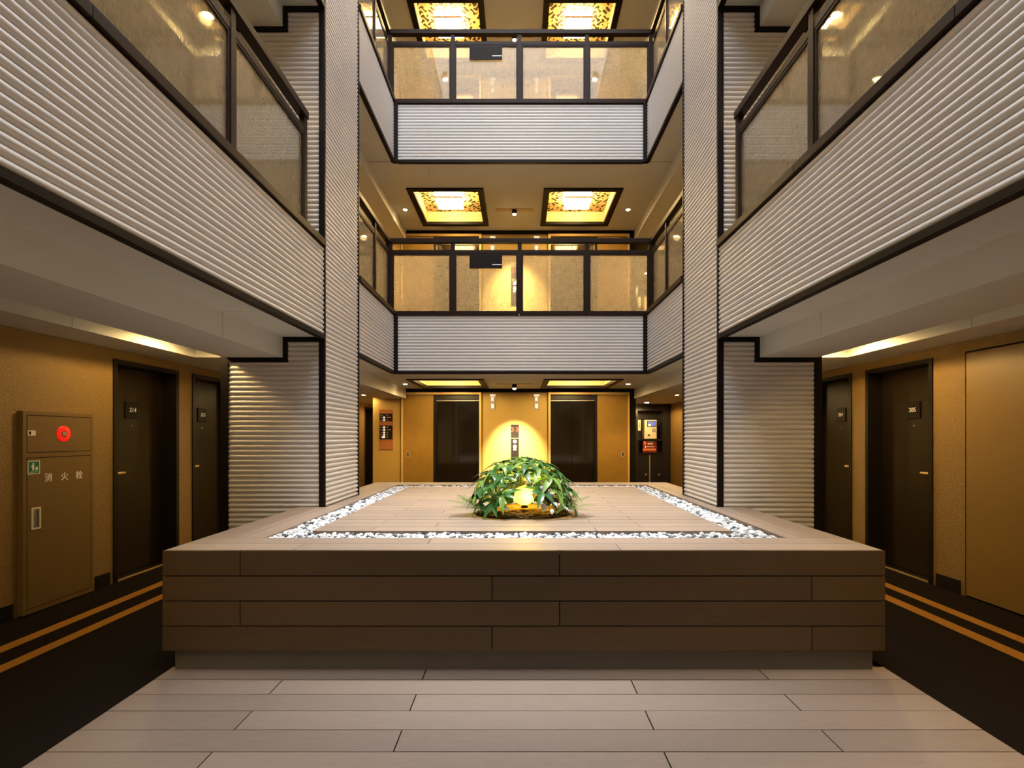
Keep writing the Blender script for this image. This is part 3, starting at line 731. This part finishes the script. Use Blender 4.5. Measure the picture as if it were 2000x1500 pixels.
box('sign_face', xf + 0.003, xf + 0.0036, y0 + 0.041, y0 + 0.129, 1.091, 1.184, 'green_sign', gs)
boxes('pictogram', [(xf + 0.0036, xf + 0.0042, y0 + 0.070, y0 + 0.086, 1.115, 1.158), (xf + 0.0036, xf + 0.0042, y0 + 0.072, y0 + 0.084, 1.160, 1.171), (xf + 0.0036, xf + 0.0042, y0 + 0.060, y0 + 0.071, 1.142, 1.149), (xf + 0.0036, xf + 0.0042, y0 + 0.098, y0 + 0.116, 1.115, 1.141), (xf + 0.0036, xf + 0.0042, y0 + 0.05, y0 + 0.12, 1.100, 1.104)], 'white_print', gs)
for ch, yk in (('消', 4.10), ('火', 4.245), ('栓', 4.385)):
    text('kanji_letter', ch, 0.072, (xf + 0.0015, yk, 1.045), FACE_RIGHT, 'white_print', hy, bold=0.0008)
hr = boxes('pull_handle', [(xf, xf + 0.007, y0 + 0.065, y0 + 0.14, 0.655, 0.668), (xf, xf + 0.007, y0 + 0.065, y0 + 0.14, 0.812, 0.825), (xf, xf + 0.007, y0 + 0.065, y0 + 0.076, 0.668, 0.812), (xf, xf + 0.007, y0 + 0.129, y0 + 0.14, 0.668, 0.812)], 'sticker', hy)
box('handle_recess', xf + 0.001, xf + 0.002, y0 + 0.104, y0 + 0.129, 0.668, 0.812, 'plinth', hr)
box('handle_flap', xf + 0.001, xf + 0.005, y0 + 0.076, y0 + 0.104, 0.668, 0.812, 'steel', hr)

# ------------------------------------------------------------------ floor guide sign
fg = empty('floor_guide_sign', (-2.63, YW - 0.015, 1.5), 'brown floor guide sign with two black panels beside the left lift', 'sign')
def sgz(py): return 1.38 + (852 - py) * YW / 1000
def sgx(px): return (px - 1014) * YW / 1000
box('sign_board', sgx(741), sgx(768), YW - 0.014, YW, sgz(878), sgz(800), 'sign_brown', fg, 0.002)
for (a, b, lines) in ((823, 808, [811.3, 815.3, 820.5]), (858, 831, [834.5, 839.5, 844.6, 849.2, 853.8])):
    pn = box('black_panel', sgx(742), sgx(767), YW - 0.019, YW - 0.013, sgz(a), sgz(b), 'plate_black', fg)
    for i, yl in enumerate(lines):
        z = sgz(yl)
        lst = [(sgx(743.5), sgx(748), YW - 0.0208, YW - 0.0187, z - 0.006, z + 0.006), (sgx(755.5), sgx(764 if i == 1 else 758.5), YW - 0.0208, YW - 0.0187, z - 0.006, z + 0.006)]
        boxes('printed_line', lst, 'sign_grey', pn)
        if not (len(lines) == 3 and i == 0):
            box('floor_mark', sgx(749 if yl < 853 else 746.5), sgx(752.6), YW - 0.0208, YW - 0.0187, z - 0.02, z + 0.018, 'led_white', pn)

# ------------------------------------------------------------------ vending alcove at the end of the right corridor
AY = 13.0
def az(py): return 1.38 + (852 - py) * AY / 1000
def ax(px): return (px - 1014) * AY / 1000
for k in (0, 1):
    B = STOREY * k
    av = empty('alcove_cupboard', (3.4, AY, B), 'dark cupboard with shelf and lower doors at the corridor end, %s' % WHERE[k], 'cupboard', 'alcove cupboards')
    xa, xb = 2.33, X(1, D_W) - 0.01
    boxes('carcass', [(xa, xb, Y_END - 0.05, Y_END, B, B + 2.2), (xa, ax(1246), AY, Y_END - 0.05, B, B + 2.2), (ax(1294), xb, AY, Y_END - 0.05, B, B + 2.2), (ax(1246), ax(1294), AY, Y_END - 0.05, B + 2.03, B + 2.2)], 'cupboard_dark', av)
    box('shelf', ax(1246), ax(1294), AY - 0.01, Y_END - 0.05, B + az(861), B + az(857), 'lift_dark', av)
    box('counter', ax(1246), ax(1294), AY - 0.03, Y_END - 0.05, B + az(888), B + az(884), 'lift_dark', av)
    for a, b in ((1246, 1268), (1270, 1294)):
        dr = box('cupboard_door', ax(a), ax(b), AY, AY + 0.02, B + 0.05, B + az(888), 'cupboard_dark', av, 0.002)
        kx = ax(1261 if a == 1246 else 1286.5)
        lathe('knob', [(0.02, 0), (0.02, 0.01), (0.032, 0.02), (0.026, 0.04)], (kx, AY, B + az(927)), (0, -1, 0), 'steel', dr, 16)
    box('door_gap_strip', ax(1268), ax(1270), AY + 0.004, AY + 0.02, B + 0.05, B + az(889), 'brass', av)
    vm = empty('card_vending_machine', (ax(1271), AY, B + az(857)), 'cream card vending machine with blue screen on the alcove shelf, %s' % WHERE[k], 'machine', 'card vending machines')
    box('machine_body', ax(1259), ax(1283), AY + 0.02, AY + 0.25, B + az(857), B + az(820), 'machine_cream', vm, 0.01)
    sc_ = box('screen_frame', ax(1264), ax(1282), AY + 0.012, AY + 0.021, B + az(834), B + az(822), 'plate_black', vm)
    box('screen', ax(1265), ax(1281), AY + 0.009, AY + 0.0125, B + az(833), B + az(823), 'screen_blue', sc_)
    box('screen_card', ax(1266), ax(1271.5), AY + 0.007, AY + 0.0095, B + az(832.5), B + az(828), 'white_print', sc_)
    box('coin_tray', ax(1274), ax(1281.5), AY + 0.005, AY + 0.021, B + az(843.5), B + az(837), 'sign_grey', vm, 0.004)
    box('card_slot', ax(1265.5), ax(1270), AY + 0.012, AY + 0.021, B + az(851.5), B + az(848.5), 'lift_dark', vm)
    hs = empty('wall_notice', (ax(1249.5), AY, B + az(841)), 'small white notice card inside the alcove, %s' % WHERE[k], 'notice', 'alcove notices')
    box('notice_card', ax(1246.2), ax(1252.5), AY + 0.05, AY + 0.06, B + az(841), B + az(820), 'machine_cream', hs)
    boxes('notice_print', [(ax(1248.5), ax(1250.8), AY + 0.047, AY + 0.051, B + az(835), B + az(825))], 'sign_grey', hs)
    sb = empty('advert_board', (ax(1270), AY, B + az(883)), 'dark advert board with red mark and orange strip below the machine, %s' % WHERE[k], 'sign', 'alcove advert boards')
    box('board', ax(1256), ax(1283), AY + 0.03, AY + 0.06, B + az(883.5), B + az(861.2), 'red_dark', sb)
    box('orange_strip', ax(1256), ax(1282), AY + 0.026, AY + 0.0305, B + az(880), B + az(876), 'orange_strip', sb)
    boxes('advert_print', [(ax(1265), ax(1280), AY + 0.026, AY + 0.0305, B + az(863.2), B + az(861.8)), (ax(1265.5), ax(1269), AY + 0.026, AY + 0.0305, B + az(868), B + az(865)), (ax(1270.5), ax(1275), AY + 0.026, AY + 0.0305, B + az(868), B + az(865)), (ax(1264), ax(1278), AY + 0.026, AY + 0.0305, B + az(873), B + az(871.8)), (ax(1260), ax(1262.5), AY + 0.026, AY + 0.0305, B + az(875), B + az(870.5))], 'white_print', sb)
    box('red_mark', ax(1258), ax(1262), AY + 0.026, AY + 0.0305, B + az(868), B + az(862), 'led_red', sb)

# ------------------------------------------------------------------ plants on the planter
PC = Vector((0.03, 4.42, PZ))
def moss():
    bm = bmesh.new(); bmesh.ops.create_uvsphere(bm, u_segments=120, v_segments=60, radius=1.0)
    for v in bm.verts:
        n_ = 1 + 0.10 * mnoise.noise(v.co * 4) + 0.08 * mnoise.noise(v.co * 13) + 0.09 * mnoise.noise(v.co * 31)
        v.co = Vector((v.co.x * 0.385 * n_, v.co.y * 0.30 * n_, max(0, v.co.z) * 0.075 * n_))
    me = bpy.data.meshes.new('moss_mound'); bm.to_mesh(me); bm.free(); me.materials.append(MATS['moss'])
    for p in me.polygons: p.use_smooth = True
    o = bpy.data.objects.new('moss_mound', me); link(o, None, PC + Vector((0, 0, 0.001))); tag(o, 'low brown moss mound under the plants on the planter deck', 'moss')
moss()

def leaf_mesh(name, L, Wd, droop, m, fold=0.25, tip=0.75, n=7):
    """leaf from the origin along +x, bending down"""
    V, F = [], []
    for i in range(n + 1):
        t = i / n; w = Wd * (math.sin(math.pi * t ** tip) ** 0.9 if 0 < t < 1 else 0.02)
        x = L * (t - 0.12 * droop * t * t); z = -L * droop * t * t * 0.6
        V += [(x, -w / 2, z + fold * w * 0.5), (x, 0, z), (x, w / 2, z + fold * w * 0.5)]
    for i in range(n):
        a = i * 3; F += [(a, a + 3, a + 4, a + 1), (a + 1, a + 4, a + 5, a + 2)]
    k = len(V); V += [(x, y, z - 0.0008) for x, y, z in V]; F += [tuple(q + k for q in f[::-1]) for f in list(F)]
    me = bpy.data.meshes.new(name); me.from_pydata(V, [], F); me.update(); me.materials.append(MATS[m])
    for p in me.polygons: p.use_smooth = True
    return me
LEAF = [leaf_mesh('leaflet', 0.185, 0.052, 0.55, 'leaf_green'), leaf_mesh('leaflet', 0.165, 0.05, 0.35, 'leaf_green'), leaf_mesh('leaflet', 0.19, 0.052, 0.8, 'leaf_light')]

def orient(d, up=Vector((0, 0, 1))):
    d = d.normalized(); y = up.cross(d)
    if y.length < 1e-4: y = Vector((0, 1, 0))
    y.normalize(); z = d.cross(y); return Matrix((d, y, z)).transposed()

prnd = random.Random(21)
def umbrella_plant(base, tips, label):
    base = Vector(base)
    pt = empty('umbrella_plant', base, label, 'plant', 'umbrella plants on the planter')
    tube('stem', [base - Vector((0, 0, 0.02)), base + Vector((0.01, 0, 0.10)), base + Vector((0.0, 0.01, 0.20))], [0.011, 0.009, 0.006], 'stem_green', pt, 7)
    for tp in tips:
        tp = Vector(tp); midp = base + Vector((0, 0, 0.14)) + (tp - base) * 0.4 + Vector((0, 0, 0.05))
        cl = tube('leaf_stalk', [base + Vector((0, 0, 0.12)), midp, tp], [0.004, 0.0035, 0.003], 'stem_green', pt, 5)
        out = (tp - Vector((PC.x, PC.y, PC.z + 0.05))).normalized()
        ax_ = (out * 0.75 + Vector((0, 0, 0.65))).normalized()
        u = ax_.orthogonal().normalized(); v = ax_.cross(u); n = prnd.choice((6, 7, 7, 8)); ph = prnd.random() * 6.28
        for i in range(n):
            a = ph + 2 * math.pi * i / n + prnd.uniform(-0.15, 0.15)
            d = (u * math.cos(a) + v * math.sin(a)) * 1.0 + ax_ * prnd.uniform(-0.18, 0.22)
            o = bpy.data.objects.new('leaflet', prnd.choices(LEAF, (4, 4, 2))[0]); COL.objects.link(o); o.parent = cl
            sc = prnd.uniform(0.7, 1.08)
            o.location = tp - wl(cl); o.rotation_euler = orient(d, ax_).to_euler(); o.scale = (sc, sc, sc)
# tips spread over a dome, leaving the lit centre front open
tips = []
for i in range(900):
    az_, el = prnd.uniform(0, 2 * math.pi), prnd.uniform(0.0, 1.0)
    e = math.asin(el) if el < 1 else 1.57
    p = PC + Vector((0.42 * math.cos(e) * math.cos(az_), 0.33 * math.cos(e) * math.sin(az_), 0.075 + 0.41 * math.sin(e)))
    if p.y < PC.y and abs(p.x - 0.03) < 0.15 and p.z < PC.z + 0.38: continue
    if p.y < PC.y and 0.13 < p.x < 0.34 and p.z < PC.z + 0.22: continue
    if all((p - q).length > 0.094 for q in tips): tips.append(p)
bases = [(-0.20, 4.50, 'left rear'), (0.02, 4.58, 'middle rear'), (0.24, 4.50, 'right rear'), (-0.24, 4.34, 'left front'), (0.30, 4.36, 'right front')]
bl = [[] for _ in bases]
for t in tips:
    j = min(range(len(bases)), key=lambda q: (t.x - bases[q][0]) ** 2 + (t.y - bases[q][1]) ** 2 * 1.4); bl[j].append(t)
for (bx_, by_, nm), tl in zip(bases, bl):
    umbrella_plant((bx_, by_, PZ + 0.055), tl, 'green umbrella plant at the %s of the clump on the planter' % nm)

def frond_mesh(L):
    V, F = [], []
    n = 15
    def quad(a, b, c, d):
        k = len(V); V.extend([a, b, c, d]); F.append((k, k + 1, k + 2, k + 3))
    for i in range(n):
        t = (i + 0.5) / n; x = L * t; z = 0.10 * L * math.sin(t * 2.4) - 0.06 * L * t; ln = L * 0.26 * math.sin(math.pi * (0.12 + 0.86 * t)) + 0.004; w = L / n * 0.36
        for s in (-1, 1):
            quad(Vector((x - w, 0, z)), Vector((x + w, 0, z)), Vector((x + w * 0.5 + ln * 0.35, s * ln, z - ln * 0.15)), Vector((x - w * 0.2 + ln * 0.35, s * ln, z - ln * 0.15)))
    for i in range(n):
        t0, t1 = i / n, (i + 1) / n; zz = lambda t: 0.10 * L * math.sin(t * 2.4) - 0.06 * L * t + 0.001
        quad(Vector((L * t0, -0.0016, zz(t0))), Vector((L * t1, -0.0012, zz(t1))), Vector((L * t1, 0.0012, zz(t1))), Vector((L * t0, 0.0016, zz(t0))))
    me = bpy.data.meshes.new('frond'); me.from_pydata([tuple(v) for v in V], [], F); me.update(); me.materials.append(MATS['fern_green']); return me
FR = frond_mesh(0.28)
def fern(base, angs, label):
    f = empty('fern', base, label, 'fern', 'ferns on the planter')
    for a, e, sc in angs:
        o = bpy.data.objects.new('frond', FR); COL.objects.link(o); o.parent = f
        o.rotation_euler = (0, R(-e), R(a)); o.scale = (sc,) * 3
fern((-0.33, 4.30, PZ + 0.06), [(178, 14, 1.0), (196, 4, 0.85), (150, 24, 0.9), (215, 30, 0.7)], 'pale fern arching out at the left of the plant clump')
fern((0.36, 4.28, PZ + 0.06), [(-8, 8, 1.0), (-32, 2, 0.85), (14, 22, 0.95), (-60, 10, 0.7), (35, 35, 0.8)], 'pale fern arching out at the right of the plant clump')

def leafy(name, base, leaves, mesh, label):
    p = empty(name, base, label, 'plant')
    b = Vector(base)
    for (dx, dy, dz, ang, tilt, sc) in leaves:
        tp = b + Vector((dx, dy, dz))
        st_ = tube('leaf_stalk', [b, b + Vector((dx * 0.4, dy * 0.4, dz * 0.7)), tp], 0.003, 'stem_green', p, 5)
        o = bpy.data.objects.new('leaf', mesh); COL.objects.link(o); o.parent = st_; o.location = tp - wl(st_)
        o.rotation_euler = (0, R(tilt), R(ang)); o.scale = (sc,) * 3
BROADP = leaf_mesh('leaf', 0.10, 0.085, 0.6, 'leaf_purple', 0.15, 0.7); BROADW = leaf_mesh('leaf', 0.065, 0.042, 0.5, 'leaf_white', 0.2, 0.75)
leafy('purple_leaf_plant', (0.21, 4.20, PZ + 0.07), [(0.03, -0.05, 0.14, -90, 50, 1.0), (-0.06, -0.03, 0.17, -140, 40, 0.9), (0.07, -0.03, 0.10, -50, 55, 0.9), (0.0, -0.02, 0.20, -95, 30, 0.9)], BROADP, 'dark purple leaved plant right of the amber lamp')
leafy('white_leaf_plant', (0.26, 4.13, PZ + 0.05), [(-0.06, -0.02, 0.08, -110, 65, 1.1), (0.02, -0.03, 0.09, -60, 20, 0.8), (0.07, 0.0, 0.09, -20, 35, 0.9), (0.0, -0.05, 0.04, -90, 40, 0.8), (0.10, -0.01, 0.05, -30, 20, 0.9)], BROADW, 'small white leaved plant in front of the purple leaves')

def amber_lamp():
    r2 = random.Random(5)
    bm = bmesh.new(); bmesh.ops.create_icosphere(bm, subdivisions=1, radius=1.0)
    for v in bm.verts: v.co = Vector((v.co.x * 0.092, v.co.y * 0.08, v.co.z * 0.095)) * r2.uniform(0.82, 1.15)
    me = bpy.data.meshes.new('lamp_body'); bm.to_mesh(me); bm.free(); me.materials.append(MATS['amber_lamp'])
    e = empty('garden_lamp', (0.045, 4.22, PZ + 0.08), 'glowing amber faceted garden lamp in the middle of the plants', 'lamp')
    o = bpy.data.objects.new('lamp_body', me); link(o, e, (0.045, 4.22, PZ + 0.185))
    lathe('lamp_stake', [(0.03, 0), (0.022, 0.03), (0.014, 0.05)], (0.045, 4.22, PZ + 0.08), (0, 0, 1), 'bronze', e, 14)
    l = bpy.data.lights.new('garden_lamp_light', 'POINT'); l.energy = 16; l.color = (1, 0.66, 0.10); l.shadow_soft_size = 0.05  # extra amber point light above the lamp body, added to light the leaves
    lo_ = bpy.data.objects.new('garden_lamp_light', l); link(lo_, e, (0.045, 4.30, PZ + 0.30))
amber_lamp()
_e = bpy.data.objects['garden_lamp']
_b = bpy.data.lights.new('garden_lamp_bulb', 'POINT'); _b.energy = 5; _b.color = (1, 0.72, 0.2); _b.shadow_soft_size = 0.015
link(bpy.data.objects.new('garden_lamp_bulb', _b), _e, (0.06, 4.20, PZ + 0.175))

# ------------------------------------------------------------------ floodlights on the roof edge, aimed at the planter
for sd_ in (-1, 1):
    x = X(sd_, D_F - 0.02)
    f = empty('floodlight', (x, 4.1, 9.3), 'black floodlight on the %s roof edge above the planter' % SIDE[sd_], 'lamp', 'roof floodlights')
    tg = Vector((sd_ * 0.15, 4.7, 0.7)); src = Vector((x - sd_ * 0.2, 4.1, 9.25)); ax_ = (tg - src).normalized()
    lathe('lamp_can', [(0.05, -0.16), (0.07, -0.02), (0.075, 0.0)], src, ax_, 'black_trim', f, 24)
    lathe('lamp_lens', [(0.066, 0.001), (0.06, 0.006), (0.02, 0.009)], src, ax_, 'cool_glow', f, 24)
    tube('bracket', [(x, 4.1, 9.3), src - ax_ * 0.1], 0.012, 'black_trim', f)
    spot('floodlight_beam', src + ax_ * 0.05, tg, 2200, (1.0, 0.97, 0.93), 34, 0.9, 0.07, f)
